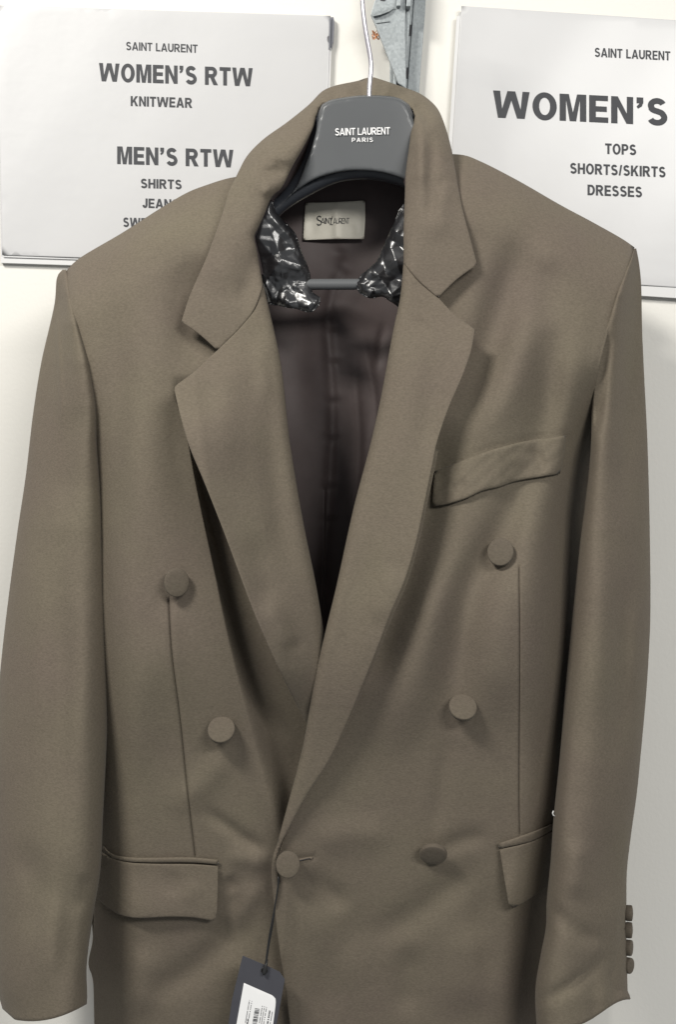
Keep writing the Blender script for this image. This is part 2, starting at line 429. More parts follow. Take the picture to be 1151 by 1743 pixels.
poster('white laminated sign listing tops and dresses, right of the metal upright',
       [(786, 10), (1345, 47), (1318, 500), (757, 463)], [(-8, 18, 0), (-4, 12, 0.002)],
       [('SAINT LAURENT', 1013, 1142, 92, 15.5, .050, .20), ("WOMEN'S RTW", 840, 1307, 188, 46, .048, .23),
        ('TOPS', 1031, 1084, 254, 18, .040, .22), ('SHORTS/SKIRTS', 971, 1134, 289.5, 18, .042, .22), ('DRESSES', 1001, 1094, 325, 18, .042, .22)], 0.008)
t = thing('binder_clip', 'small dark grey clip on the right edge of the left sign', 'clip', tuple(P(566, 84, 0.01)))
slab('clip_body', [(562, 31), (568, 30.5), (569.5, 40), (568, 70), (565, 83), (560, 84)], 0.001, 0.007, M_clip, t)
slab('clip_lip', [(561, 31), (564, 31), (562, 84), (559.5, 84)], 0.0068, 0.0092, M_clip, t, bevel=0.0003)

# ------------------------------------------------------------------ shelf upright, bracket
t = thing('shelf_upright', 'galvanised steel wall upright with slots, behind the collar', 'upright', tuple(P(695, 400, 0.0)))
slab('rear_flange', [(700, -60), (727, -60), (724, 20), (717, 110), (713, 165), (706, 420), (672, 420), (686, 150)], 0.0005, 0.010, M_galv, t)
def vbar(name, xa, xb, ya, yb, d0, d1, m, parent, sk=-0.075, bevel=0.0006):
    f = lambda x, y: x + sk * y
    return slab(name, [(f(xa, ya), ya), (f(xb, ya), ya), (f(xb, yb), yb), (f(xa, yb), yb)], d0, d1, m, parent, bevel)
vbar('channel_wall', 692, 700.5, -60, 420, 0.0102, 0.026, M_galv, t)
vbar('channel_wall', 680, 686, -60, 420, 0.0102, 0.026, M_galv, t)
vbar('channel_web', 686.3, 691.7, -60, 420, 0.0102, 0.018, M_galv, t)
for ya in (-20, 42, 115, 188, 260, 330):
    vbar('slot', 700.8, 704.5, ya, ya + 19, 0.0100, 0.0106, M_dark, t, bevel=0)
vbar('channel_edge', 705.5, 707, -60, 420, 0.0102, 0.0125, M_galv, t, bevel=0.0002)
slab('wall_plate', [(664, 95), (676, 130), (680, 420), (662, 420)], 0.0005, 0.004, M_galv, t)
t = thing('shelf_bracket', 'tapering galvanised bracket hooked on the upright beside the hook', 'bracket', tuple(P(690, 145, 0.03)))
slab('side_plate', [(637, -60), (640, -5), (631, 26), (640, 46), (678, 143), (692, 152), (690, 60), (692, -60)], 0.0265, 0.030, M_galv, t, bevel=0.0008)
sheet('folded_lip', path([(633, 20), (664, 11)], [(664, 11), (672, 13), (664, 19)], [(664, 19), (648, 25), (634, 28)], [(634, 28), (633, 20)], step=3), lambda x, y: 0.0312 + 0.0009 * np.clip(y - 14 + (x - 664) * .3, 0, 12) * .6, M_galv, t, T=0.0006, r=1, step=3)
slab('rib', [(641, 37.5), (664, 35), (664, 37), (641, 40)], 0.0302, 0.0312, M_galv, t, bevel=0.0003)
vbar('web', 692.5, 700, -60, 14, 0.0265, 0.036, M_galv, t)
vbar('web', 676, 683, -60, 12, 0.0302, 0.036, M_galv, t)
sl = slab('hole', [(646, -8), (658, -8), (659, -2), (655, 2), (648, 1)], 0.0300, 0.0304, M_dark, t, bevel=0)
t = thing('wire_scrap', 'tangled scrap of copper wire poking out behind the bracket', 'wire', tuple(P(642, 62, 0.02)))
random.seed(4)
for k in range(4):
    pts = []; a0 = random.random() * 6
    for i in range(26):
        a = a0 + i * .42; rr = 4 + 3.5 * math.sin(i * .7 + k)
        pts.append(tuple(P(640 + rr * math.cos(a) * .9, 60 + rr * 1.1 * math.sin(a * 1.1 + k), 0.020 + 0.003 * math.sin(i * .5 + k))))
    tube('strand', pts, 0.00035, M_copper, t, n=6)

# ------------------------------------------------------------------ jacket surfaces
SHA = [(60, 480), (112, 461), (130, 443), (208, 396), (280, 350), (322, 326), (354, 314), (382, 305), (402, 301), (440, 300), (520, 300), (576, 300)]
SHB = [(576, 263), (700, 262), (790, 264), (817, 274), (880, 306), (955, 349), (1013, 380), (1064, 409), (1080, 421), (1100, 440)]
def ysh(x):
    return np.where(x < 576, np.interp(x, *np.array(SHA).T), np.interp(x, *np.array(SHB).T))
SEAM_A = [(114, 461), (117, 498), (130, 550), (148, 615), (161, 689), (164, 759)]
SEAM_B = [(1082, 424), (1071, 455), (1053, 500), (1033, 565), (1016, 630), (1009, 696), (1006, 770)]
CREASE = [(290, 640), (299, 684), (313, 724), (330, 811), (345, 885), (362, 965), (389, 1096), (428, 1252), (457, 1364), (474, 1436)]
VA = [(437, 394), (433, 401), (438, 430), (448, 484), (458, 525), (478, 617), (494, 754), (517, 891), (537, 989), (551, 1072)]      # roll edge, viewer's left
VB = [(687, 446), (681, 508), (670, 559), (650, 668), (631, 754), (603, 860), (572, 1000), (556, 1066), (535, 1159), (516, 1266), (491, 1364), (474, 1427), (465, 1455), (462, 1483), (464, 1512), (467, 1546)]

DARTA = [(287, 1022), (292, 1110), (306, 1222), (321, 1364), (332, 1457)]
DARTB = [(884, 966), (885, 1050), (884, 1362), (885, 1420)]
def soft_floor(h, f=0.066):
    return f + 0.5 * ((h - f) + np.sqrt((h - f) ** 2 + 0.012 ** 2))
def HA0(x, y):
    h = 0.174 + 0.024 * sm(y, 300, 950) - 0.00012 * np.clip(y - 1000, 0, 900) * sm(y, 950, 1300)
    k = np.clip((240 - x) / 110, 0, 2); wv = sm(y, 600, 880)
    h = h - (0.010 * k ** 1.6) * (1 - wv) - (0.085 * k ** 2.0) * wv
    t = np.clip((y - ysh(x)) / 120, 0, 1)
    return soft_floor(h - 0.045 * (1 - t) ** 2.2)
def HA(x, y):
    h = HA0(x, y)
    d, t, s = pdist(np.stack([x, y], -1), spline(CREASE, 12))
    wid = np.interp(y, [640, 850, 1000, 1250, 1440], [10, 10, 20, 42, 45])
    amp = np.interp(y, [640, 720, 850, 1100, 1300, 1440, 1500], [0, .018, .033, .028, .022, .012, 0])
    right = (s < 0)
    h = h - np.where(right, amp * sm(d, 0, wid), 0)
    h += np.where(y < 1460, 0.0035 * np.exp(-(d / 22) ** 2) * sm(y, 700, 800) * (1 - sm(y, 1350, 1450)), 0)
    h += folds(x, y, [
        ([(250, 420), (262, 600), (250, 800), (262, 1000)], 55, 6),
        ([(340, 420), (325, 520), (330, 640)], 38, -7),
        ([(190, 470), (200, 640), (205, 820), (215, 980)], 26, -4),
        ([(150, 470), (220, 420), (330, 380)], 26, 4),
        ([(300, 1040), (235, 1200), (220, 1360)], 45, 3.5),
        ([(463, 1452), (430, 1436), (385, 1405), (340, 1370)], 11, -3.4, .3),
        ([(463, 1470), (410, 1462), (380, 1450)], 16, 3),
        ([(460, 1495), (425, 1530), (385, 1590)], 18, 2.8),
        ([(455, 1545), (400, 1590), (330, 1650), (230, 1710)], 26, -4.8),
        ([(400, 1520), (385, 1490)], 14, -3),
        ([(440, 1600), (400, 1680), (380, 1790)], 32, 3.2),
        ([(250, 1600), (235, 1740)], 30, 4),
        ([(395, 1500), (392, 1560), (360, 1600)], 16, -3.5),
        ([(400, 1260), (350, 1330), (280, 1390)], 24, 3)])
    h += groove(x, y, DARTA, 1.2, 2.2) + groove(x, y, SEAM_A, 2.5, 1.0)
    d2, t2, _ = pdist(np.stack([x, y], -1), spline(DARTA, 12)); h += 0.0012 * np.exp(-((d2 - 8) / 7) ** 2)
    # dimple above the dart under the button
    h -= 0.003 * np.exp(-((x - 290) / 16) ** 2 - ((y - 1022) / 22) ** 2)
    return h

def HB0(x, y):
    h = 0.182 + 0.026 * sm(y, 300, 950) + 0.006 * sm(640 - x, 0, 160) * sm(y, 1000, 1300) - 0.00012 * np.clip(y - 1000, 0, 900) * sm(y, 950, 1300)
    xs = 885 - 35 * sm(y, 1350, 1620)
    k = np.clip((x - xs) / 130, 0, 2); wv = sm(y, 600, 900)
    h = h - (0.010 * k ** 1.6) * (1 - wv) * (x < 1200) - (0.165 * k ** 2.1) * wv
    t = np.clip((y - ysh(x)) / 120, 0, 1)
    return soft_floor(h - 0.050 * (1 - t) ** 2.2)
def HB(x, y):
    h = HB0(x, y)
    h += folds(x, y, [
        ([(962, 520), (935, 660), (905, 780), (862, 890), (800, 1010), (770, 1160), (750, 1300)], 34, -11, .25),
        ([(930, 340), (880, 450), (840, 570), (770, 720)], 36, -9),
        ([(840, 400), (820, 480), (780, 620)], 30, 3),
        ([(915, 480), (870, 640), (800, 790)], 34, 8),
        ([(760, 700), (735, 800), (715, 900), (672, 1040), (610, 1180)], 38, -12, .2),
        ([(940, 430), (925, 560)], 30, -4),
        ([(1000, 480), (975, 620), (960, 800), (940, 960)], 26, 5),
        ([(790, 900), (730, 1050), (690, 1200), (640, 1330)], 42, 6),
        ([(905, 930), (860, 1060), (845, 1250)], 40, 5),
        ([(738, 1452), (790, 1430), (840, 1420)], 15, -2.6),
        ([(840, 1455), (780, 1500), (700, 1560), (600, 1610)], 26, -4),
        ([(742, 1440), (752, 1340), (768, 1230)], 17, -2.6),
        ([(500, 1485), (545, 1510), (600, 1550)], 20, -4),
        ([(520, 1440), (600, 1420), (680, 1430)], 26, 3),
        ([(500, 1530), (560, 1600), (600, 1700)], 30, 2.5),
        ([(640, 1520), (570, 1640), (530, 1780)], 30, -2.5),
        ([(800, 1560), (790, 1740)], 40, 4), ([(700, 1600), (690, 1740)], 26, -3.5),
        ([(830, 1480), (820, 1560), (850, 1700)], 24, -3)])
    h += groove(x, y, DARTB, 1.2, 2.2) + groove(x, y, SEAM_B, 2.5, 1.0) + groove(x, y, [(967, 743), (964, 774), (957, 808)], 3.5, 2.4) + groove(x, y, [(740, 799), (780, 784), (824, 767), (894, 747), (964, 738)], 3, 1.0)
    # rows of soft pull over the buttonhole
    d, t, s = pdist(np.stack([x, y], -1), [(470, 1466), (533, 1458)])
    h -= 0.0012 * np.exp(-(d / 5) ** 2)
    return h

jorg = tuple(P(575, 2050, 0.12))
jacket = thing('blazer', 'taupe double-breasted oversized blazer hanging on the dark hanger', 'blazer', jorg)

# fronts
outA = path([(112, 461), (130, 443), (208, 396), (280, 350), (322, 326), (354, 314), (382, 305), (402, 301), (430, 300)],
            [(430, 300), (428, 380)],
            [(430, 400), (430, 450), (438, 500), (462, 617), (478, 754), (500, 891), (520, 989), (535, 1072), (560, 1150), (585, 1250), (580, 1420), (575, 1600), (580, 1850)],
            [(580, 1850), (170, 1850)],
            [(165, 1850), (160, 1743), (157, 1665), (150, 1642), (157, 1600), (158, 1540), (140, 1440), (140, 1200), (138, 1000), (140, 850), (140, 760), (148, 700), (150, 650), (140, 600), (127, 550), (115, 498), (112, 461)])
sheet('front_panel', outA, HA, M_cloth, jacket, seams=[DARTA, CREASE[1:-1]], step=6.5)
outB = path([(735, 262), (790, 264), (817, 274), (880, 306), (955, 349), (1013, 380), (1064, 409), (1081, 421)],
            [(1081, 421), (1072, 455), (1055, 500), (1036, 565), (1020, 630), (1013, 696), (1025, 770), (1028, 900), (1022, 1100), (1012, 1300), (990, 1500), (985, 1600), (985, 1850)],
            [(985, 1850), (505, 1850)],
            [(502, 1850), (493, 1743), (485, 1679), (481, 1650), (474, 1604), (468.5, 1546), (473, 1510), (471, 1475)],
            [(471, 1475), (476, 1450), (488, 1415), (500, 1364), (525, 1266), (545, 1159), (566, 1066), (584, 1000), (614, 860), (642, 754), (660, 668), (680, 559), (692, 508), (697, 446), (700, 380), (735, 262)])
sheet('front_panel', outB, HB, M_cloth, jacket, seams=[DARTB, [(470, 1466), (533, 1458)]], step=6.5)

# back panel (outer cloth) and lining
outBack = path([(118, 466), (208, 402), (280, 356), (354, 320), (402, 307), (440, 300), (475, 262), (512, 215), (560, 170), (620, 155), (690, 168), (728, 200), (752, 262), (790, 274), (880, 314), (955, 357), (1013, 388), (1074, 426)],
               [(1074, 426), (1060, 560), (1040, 900), (1030, 1200), (1000, 1500), (985, 1850)], [(985, 1850), (165, 1850)],
               [(165, 1850), (161, 1700), (158, 1600), (140, 1400), (130, 1000), (120, 700), (118, 466)])
def HK(x, y):
    ys = np.where((x > 400) & (x < 790), 150, ysh(x))
    t = np.clip((y - ys) / 130, 0, 1)
    e = np.maximum(np.clip((300 - x) / 150, 0, 1.2), np.clip((x - 880) / 110, 0, 1.2))
    return 0.055 + np.where((x > 400) & (x < 790), 0.03, 0.045) * (1 - t) ** 2 + 0 * e
sheet('back_panel', outBack, HK, M_cloth, jacket, step=18)
def HLin(x, y):
    h = 0.082 + 0.00003 * np.abs(x - 575)
    h += folds(x, y, [([(592, 430), (560, 520), (566, 700), (560, 830), (549, 1010), (540, 1200)], 7, 2.5, .1),
                      ([(615, 560), (640, 700), (628, 800)], 5, 2), ([(600, 590), (612, 760), (600, 900)], 5, 2), ([(655, 540), (640, 640)], 6, -2),
                      ([(520, 440), (505, 600), (520, 760)], 30, -3), ([(500, 400), (600, 420), (690, 400)], 30, -3),
                      ([(470, 560), (575, 520), (680, 560)], 20, 4)])
    for (cx, cy) in ((566, 560), (568, 612), (567, 678), (563, 742), (561, 824), (558, 880), (578, 425), (580, 452), (585, 462)):
        h += 0.0013 * np.exp(-((x - cx - 4) / 13) ** 2 - ((y - cy + 4) / 7) ** 2) - 0.0016 * np.exp(-((x - cx) / 10) ** 2 - ((y - cy - 7) / 6) ** 2)
    h += groove(x, y, [(553, 835), (550, 1010), (548, 1120)], 1.6, 1.0)
    return h
sheet('lining', path([(500, 215), (548, 166), (620, 152), (700, 165), (745, 220)], [(745, 220), (800, 600), (800, 1500)], [(800, 1500), (400, 1500)], [(400, 1500), (400, 700), (418, 340), (468, 262), (500, 215)]),
      HLin, M_lin, jacket, step=6, T=0.001, seams=[[(553, 835), (550, 1010), (548, 1120)]])
# lining of the two fronts, seen at a slant past the lapels
def facing(px, name='front_lining'):
    V, F = [], []; n = len(px); m = 8
    for i, (x, y, dx) in enumerate(px):
        for j in range(m + 1):
            u = j / m
            V.append(P(x + dx * u, y, 0.178 - 0.10 * (u ** 1.5)))
    for i in range(n - 1):
        for j in range(m):
            a = i * (m + 1) + j; F.append((a, a + 1, a + m + 2, a + m + 1))
    return mesh_obj(name, V, F, M_lin, jacket)

# sleeves
def sleeve(xl, xr, ytop, bottom, dL, dR, bulge, extra, cuffb):
    """xl, xr, dL, dR, bulge: (y, value) tables; bottom(u) photo y of the cuff edge"""
    f = lambda tab, y: np.interp(y, [q[0] for q in tab], [q[1] for q in tab])
    def fs(tab, y):     # smooth edge table
        q = np.array(spline([(b, a) for a, b in tab], 5)); o = np.argsort(q[:, 1]); return np.interp(y, q[o, 1], q[o, 0])
    nu, nv = 44, 250
    def grid(front):
        X, Y, D = [], [], []
        for i in range(nv + 1):
            v = (i / nv)
            u = -np.cos(np.linspace(0, math.pi, nu + 1))
            yb = bottom(u) if front else bottom(u) + cuffb(u)
            y = ytop + (yb - ytop) * v ** 1.15
            a, b = fs(xl, y), fs(xr, y)
            x = (a + b) / 2 + u * (b - a) / 2
            prof = (1 - np.abs(u) ** 2.3) ** (1 / 2.0)
            base = f(dL, y) + (f(dR, y) - f(dL, y)) * sm(u, -1, 1)
            if front: d = base + f(bulge, y) * prof + extra(x, y) * np.clip((1 - np.abs(u)) * 7, 0, 1)
            else: d = base - np.minimum(f(bulge, y) * .8, 0.04) * prof
            X.append(x); Y.append(y); D.append(d)
        return np.array(X), np.array(Y), np.array(D)
    V, F = [], []
    Xf, Yf, Df = grid(True); Xb, Yb, Db = grid(False)
    ring = 2 * nu
    for i in range(nv + 1):
        for j in range(nu + 1): V.append(P(Xf[i, j], Yf[i, j], Df[i, j]))
        for j in range(nu - 1, 0, -1): V.append(P(Xb[i, j], Yb[i, j], Db[i, j]))
    for i in range(nv):
        for j in range(ring):
            j2 = (j + 1) % ring; F.append((i*ring+j, (i+1)*ring+j, (i+1)*ring+j2, i*ring+j2))
    # turned hem: inside ring going up
    V = [np.array(v) for v in V]
    cen = sum(V[nv*ring + j] for j in range(ring)) / ring
    base = nv * ring; prev = base
    for k, (ins, up) in enumerate(((0.0010, -0.0006), (0.0022, 0.0006), (0.0030, 0.006), (0.0045, 0.06))):
        st = len(V)
        for j in range(ring):
            p = V[base + j]; dr = cen - p; dr[2] = 0; l = np.linalg.norm(dr)
            V.append(p + dr / max(l, 1e-6) * min(ins, l * .8) + np.array([0, 0, up]))
        for j in range(ring):
            j2 = (j + 1) % ring; F.append((prev + j, st + j, st + j2, prev + j2))
        prev = st
    F.append(tuple(range(ring)))
    return mesh_obj('sleeve', V, F, M_cloth, jacket)
def exA(x, y):
    sh = x.shape; x = x.ravel(); y = y.ravel()
    h = folds(x, y, [([(94, 500), (98, 570), (103, 650), (106, 745)], 3.2, 2.4), ([(96, 500), (106, 745)], 18, 2),
        ([(150, 640), (120, 760), (105, 900)], 20, -3.5), ([(60, 900), (70, 1100), (60, 1300)], 34, 4),
        ([(130, 900), (140, 1100), (130, 1350)], 26, 4), ([(100, 950), (105, 1200), (90, 1450)], 24, -4.5),
        ([(20, 1420), (60, 1500), (55, 1620)], 26, -4), ([(120, 1450), (115, 1600), (100, 1700)], 22, -4), ([(150, 1480), (135, 1560)], 14, -2.5),
        ([(80, 1500), (85, 1700)], 24, 3.5)])
    return h.reshape(sh)
sleeve([(459, 106), (466, 99), (474, 96), (515, 92.5), (615, 70), (702, 56), (811, 43), (898, 30), (1000, 16), (1100, 4), (1200, -5), (1350, -10), (1550, -10), (1680, -6), (1720, 4), (1745, 8)],
       [(459, 112), (474, 115), (498, 118), (550, 131), (615, 149), (689, 162), (759, 165), (833, 172), (898, 176), (1000, 182), (1096, 184.5), (1242, 182), (1388, 175), (1485, 170), (1558, 158), (1646, 147), (1694, 148), (1720, 147), (1745, 146)],
       459, lambda u: 1709 + 29 * np.clip(1 - ((u + 0.35) / 1.35) ** 2, -1, 1) - 8 * np.clip(-(u + .75), 0, 1) * 14 * .5,
       [(459, 0.114), (600, 0.118), (900, 0.115), (1740, 0.125)], [(459, .121), (498, .147), (550, .170), (615, .176), (689, .172), (759, .162), (830, .153), (1000, 0.146), (1740, 0.145)],
       [(459, 0.001), (480, 0.004), (560, 0.012), (700, 0.026), (900, 0.044), (1300, 0.050), (1740, 0.046)], exA, lambda u: 0 * u - 10 * (1 - u * u))
def exB(x, y):
    sh = x.shape; x = x.ravel(); y = y.ravel()
    h = folds(x, y, [([(1046, 530), (1030, 610), (1020, 690), (1010, 760)], 12, -8, .3), ([(1052, 520), (1040, 640), (1025, 760), (1010, 900)], 22, 3.5),
        ([(1075, 520), (1070, 700), (1062, 900)], 18, -3), ([(1030, 900), (1025, 1100), (1015, 1250)], 26, 4), ([(1062, 950), (1060, 1150), (1045, 1350)], 18, -4),
        ([(1085, 1000), (1080, 1200)], 14, 3), ([(990, 1150), (985, 1300), (975, 1450)], 20, -2.5),
        ([(910, 1525), (955, 1560), (990, 1590), (1050, 1600)], 15, -3),
        ([(890, 1712), (940, 1695), (990, 1665), (1050, 1610)], 12, -3), ([(1022, 1640), (1030, 1690), (1036, 1760)], 10, 1.6), ([(1004, 1650), (1010, 1700), (1014, 1780)], 11, -2),
        ([(1017, 1560), (1018, 1640)], 4, 1.2), ([(1040, 1400), (1042, 1560)], 24, -3), ([(985, 1420), (980, 1540)], 24, 4),
        ([(1062, 1640), (1050, 1680), (1045, 1715)], 10, -2.5)])
    return h.reshape(sh)
sleeve([(423, 1080), (440, 1075), (455, 1069), (500, 1051), (565, 1031), (630, 1014), (696, 1008), (770, 1006), (861, 996), (935, 987), (1022, 978), (1100, 970), (1172, 963), (1294, 953), (1391, 943), (1464, 938), (1537, 931), (1576, 930), (1625, 921), (1683, 912), (1743, 914), (1775, 918)],
       [(423, 1084), (443, 1088), (478, 1092), (560, 1094), (650, 1098), (750, 1103), (900, 1107), (1050, 1108), (1120, 1105), (1180, 1101), (1280, 1092), (1350, 1085), (1429, 1074), (1485, 1068), (1542, 1067), (1632, 1063), (1666, 1063), (1684, 1068), (1697, 1074), (1712, 1074), (1775, 1075)],
       423, lambda u: 1765 - 22 * sm(u, -1, 0.1) - 43 * sm(u, -0.15, 1.0) ** 1.0,
       [(423, .119), (440, .136), (455, .149), (500, .172), (565, .176), (630, .169), (696, .160), (800, .154), (1740, .150)], [(423, 0.112), (600, 0.118), (900, 0.115), (1740, 0.120)],
       [(423, 0.001), (450, 0.004), (560, 0.012), (700, 0.026), (900, 0.044), (1300, 0.050), (1740, 0.044)], exB, lambda u: 0 * u - 10 * (1 - u * u))

# lapels
def lapel_h(H0, V, w_roll, lift, drop):
    Vs = spline(V, 8)
    def h(x, y):
        d, t, s = pdist(np.stack([x, y], -1), Vs)
        k = 1 - np.clip(d / w_roll, 0, 1)
        return H0(x, y) + lift(x, y, d) - drop * np.interp(y, [1280, 1430], [1, .2]) * (1 - np.sqrt(np.clip(1 - k ** 2, 0, 1)))
    return h
def liftA(x, y, d):
    return 0.010 + (0.00006 + 0.00027 * sm(y, 560, 760)) * np.clip(d, 0, 150) * (1 - sm(y, 1130, 1240)) + folds(x, y, [([(420, 560), (380, 700), (400, 840)], 34, 3), ([(360, 640), (340, 720)], 30, -3), ([(455, 640), (470, 850), (500, 1020)], 20, -2.5),
        ([(440, 560), (455, 700)], 14, 2), ([(450, 1000), (500, 1130)], 18, 3), ([(430, 900), (465, 1060)], 26, -2.5), ([(480, 1110), (520, 1090)], 10, -1.6)])
outLA = path([(448, 484), (458, 525), (478, 617), (494, 754), (517, 891), (537, 989), (551, 1072), (560, 1150), (560, 1235)],
             [(560, 1235), (523, 1233)],
             [(523, 1233), (487, 1164), (438, 1057), (413, 992), (378, 898), (347, 820), (321, 757), (306, 705), (296.5, 664)],
             [(296.5, 664), (297.5, 658), (303, 653)], [(303, 653), (330, 633), (352, 612), (371, 595)],
             [(371, 595), (412, 554), (433, 526), (448, 484)])
VAx = VA + [(560, 1150), (562, 1240)]
hLA = lapel_h(HA0, VAx, 16, liftA, 0.007)
sheet('lapel', outLA, hLA, M_cloth, jacket, step=6, T=0.0018, r=3)
def liftB(x, y, d):
    wdt = np.interp(y, [500, 1100, 1300, 1400, 1450, 1550], [1, 1, .8, .55, .4, .35])
    return wdt * (0.0115 + 0.00011 * np.clip(d, 0, 130) * sm(y, 480, 650)) + folds(x, y, [([(700, 520), (690, 700), (650, 900)], 30, 3), ([(760, 560), (740, 680), (715, 800)], 26, -2.5),
        ([(640, 900), (600, 1050), (560, 1180)], 26, -2), ([(680, 960), (640, 1070)], 20, 2.5), ([(710, 560), (725, 545)], 14, -1.5)])
outLB = path([(687, 446), (681, 508), (670, 559), (650, 668), (631, 754), (603, 860), (572, 1000), (556, 1066), (535, 1159), (516, 1266), (491, 1364), (474, 1427), (464, 1460), (462, 1483), (464, 1517), (467, 1546)],
             [(467, 1546), (473, 1504), (470, 1475), (477, 1441), (496, 1402), (525, 1349), (560, 1295), (590, 1232), (639, 1113), (663, 1050), (689, 989), (709, 922), (724, 852), (736, 793), (744, 754), (764, 695), (788, 640), (802, 600), (808.5, 566)],
             [(808.5, 566), (808.5, 560), (804, 557)], [(804, 557), (775, 536), (757, 518), (746, 506)],
             [(746, 506), (713, 477), (687, 446)])
hLB = lapel_h(HB0, VB, 16, liftB, 0.008)
sheet('lapel', outLB, hLB, M_cloth, jacket, step=6, T=0.0018, r=3)
# second edge of the lapel fold (facing showing a narrow line along the lower lapel)
pp = [(744, 765), (737, 800), (726, 852), (711, 924), (691, 992), (665, 1053), (641, 1116), (592, 1235), (562, 1299), (527, 1353), (506, 1392)]
q = spline(pp, 8); qa = np.array(q)
tq = (1 - np.linspace(0, 1, len(qa)) ** 3)[:, None]
sheet('lapel_underside', np.concatenate([qa + np.array([2.8, 1.0]) * tq - 3 * (1 - tq), (qa - [14, 6])[::-1]]), lambda x, y: HB0(x, y) + 0.0045, M_cloth, jacket, T=0.0018, r=2.5)

# collar
CO = [(309, 545), (322, 505), (350, 441), (368, 393), (382, 352), (390, 324), (403, 298), (420, 266), (447, 238), (490, 207), (527, 177), (549, 155), (566, 147), (611, 137), (631, 131), (654, 137), (689, 149), (713, 158), (731, 170), (746, 186), (760, 220), (770, 258), (776, 290), (787, 352), (803, 412), (812, 446)]
CI_L = [(448, 484), (438, 430), (433, 401), (437, 393), (450, 365), (463, 335), (480, 319), (498, 283), (515, 254), (533, 218), (539, 197), (545, 183), (557, 176)]
CI_R = [(690, 178), (704, 191), (706, 197), (700, 224), (696, 254), (691, 292), (689, 340), (687, 400), (687, 446)]
inn = spline(CI_L, 8) + spline([(557, 176), (590, 172), (620, 170), (660, 171), (690, 178)], 8)[1:] + spline(CI_R, 8)[1:]
def HC(x, y):
    pts = np.stack([x, y], -1)
    base = np.interp(y, [130, 160, 200, 250, 300, 380, 450, 520, 600], [.112, .124, .148, .166, .177, .186, .190, .1935, .196]) + 0.0085 * sm(x, 600, 700) * sm(y, 300, 450)
    # the right leaf stays further forward near the neck point
    base = base + 0.008 * sm(x, 690, 720) * (1 - sm(y, 300, 500)) * sm(y, 175, 215)
    d, t, s = pdist(pts, inn)
    k = 1 - np.clip(d / 20, 0, 1)
    h = base - 0.008 * (1 - np.sqrt(np.clip(1 - k ** 2, 0, 1)))
    d2, t2, s2 = pdist(pts, spline(CO, 8))
    k2 = 1 - np.clip(d2 / 45, 0, 1)
    h -= 0.016 * (1 - sm(y, 250, 400)) * k2 ** 2 + 0.003 * k2 ** 2
    h += folds(x, y, [([(452, 262), (475, 268), (500, 276)], 6, 2.6), ([(430, 300), (470, 292), (496, 300)], 11, -4), ([(440, 330), (465, 318)], 9, 2.5), ([(480, 225), (455, 290), (420, 340)], 24, 2.5),
        ([(566, 148), (568, 160), (575, 176)], 7, -4), ([(590, 142), (600, 158)], 12, 2), ([(640, 150), (672, 165)], 10, -2.4), ([(700, 172), (722, 196), (733, 222)], 10, -6),
        ([(712, 205), (718, 260), (716, 330)], 10, 3), ([(732, 210), (736, 300), (728, 380)], 11, -3.5), ([(750, 300), (745, 360), (752, 420)], 22, 3), ([(765, 290), (742, 330), (730, 380)], 9, -2.6),
        ([(440, 410), (425, 480), (400, 530)], 18, -3.2), ([(400, 360), (385, 430), (355, 500)], 30, 3), ([(540, 160), (520, 200)], 12, 2.5),
        ([(610, 140), (625, 165)], 8, -2)])
    return h
outC = path(CO[:-1] + [(812, 446)], [(812, 446), (812.5, 450), (808, 454)], [(808, 454), (778, 476), (746, 507)],
            [(746, 507), (713, 478), (687, 447)], CI_R[::-1], [(690, 178), (660, 171), (620, 170), (590, 172), (557, 176)], CI_L[::-1],
            [(448, 484), (433, 526), (412, 554), (370, 597)], [(370, 597), (340, 570), (313, 551)], [(313, 551), (308.5, 548), (309, 545)])
sheet('collar', outC, HC, M_cloth2, jacket, step=5, T=0.0018, r=3)
# collar stand: the band falling from the inner edge of the collar into the neck
ii = np.array(inn); V, F = [], []
m = 7; cx = np.array([622, 420])
sel = ii[ii[:, 1] < 470]
hh = HC(sel[:, 0], sel[:, 1]) - 0.003
for k, (x, y) in enumerate(sel):
    sgn = 1 if x < 560 else (-1 if x > 690 else 0)
    for j in range(m + 1):
        u = j / m
        V.append(P(x - sgn * 4 + sgn * 22 * u, y + (10 * u if sgn == 0 else 6 * u), hh[k] * (1 - u ** 1.2) + 0.078 * u ** 1.2))
for k in range(len(sel) - 1):
    for j in range(m):
        a = k * (m + 1) + j; F.append((a, a + 1, a + m + 2, a + m + 1))
mesh_obj('collar_stand', V, F, M_lin, jacket)  # dark lining material stands in for jacket cloth in the neck's shade

# seam where body and collar meet at the right shoulder is real overlap; pockets next
def strip_on(name, outline, H, lift, mat=M_cloth, T=0.0017, r=2.6, step=5, ex=None):
    return sheet(name, outline, lambda x, y: H(x, y) + lift(x, y), mat, jacket, T=T, r=r, step=step)
flapA = path([(173, 1449), (190, 1461), (219, 1468), (255, 1470), (328, 1471), (371, 1474)], [(371, 1474), (371, 1510), (369.5, 1552)], [(369.5, 1552), (368, 1563), (360, 1567)],
             [(360, 1567), (330, 1562), (292, 1560.5), (226, 1562), (197, 1554), (164, 1530)], [(164, 1530), (160, 1524), (161, 1512)], [(161, 1512), (166, 1480), (173, 1449)])
def HAf(x, y):
    return HA0(x, y) + 0.0
strip_on('pocket_flap', flapA, HAf, lambda x, y: 0.0050 + 0.0055 * sm(y, 1475, 1560) + 0.002 * np.sin((x - 200) / 38) * sm(y, 1490, 1560) + folds(x, y, [([(300, 1480), (290, 1530)], 18, -1.2), ([(340, 1500), (310, 1540)], 14, 1.0)]))
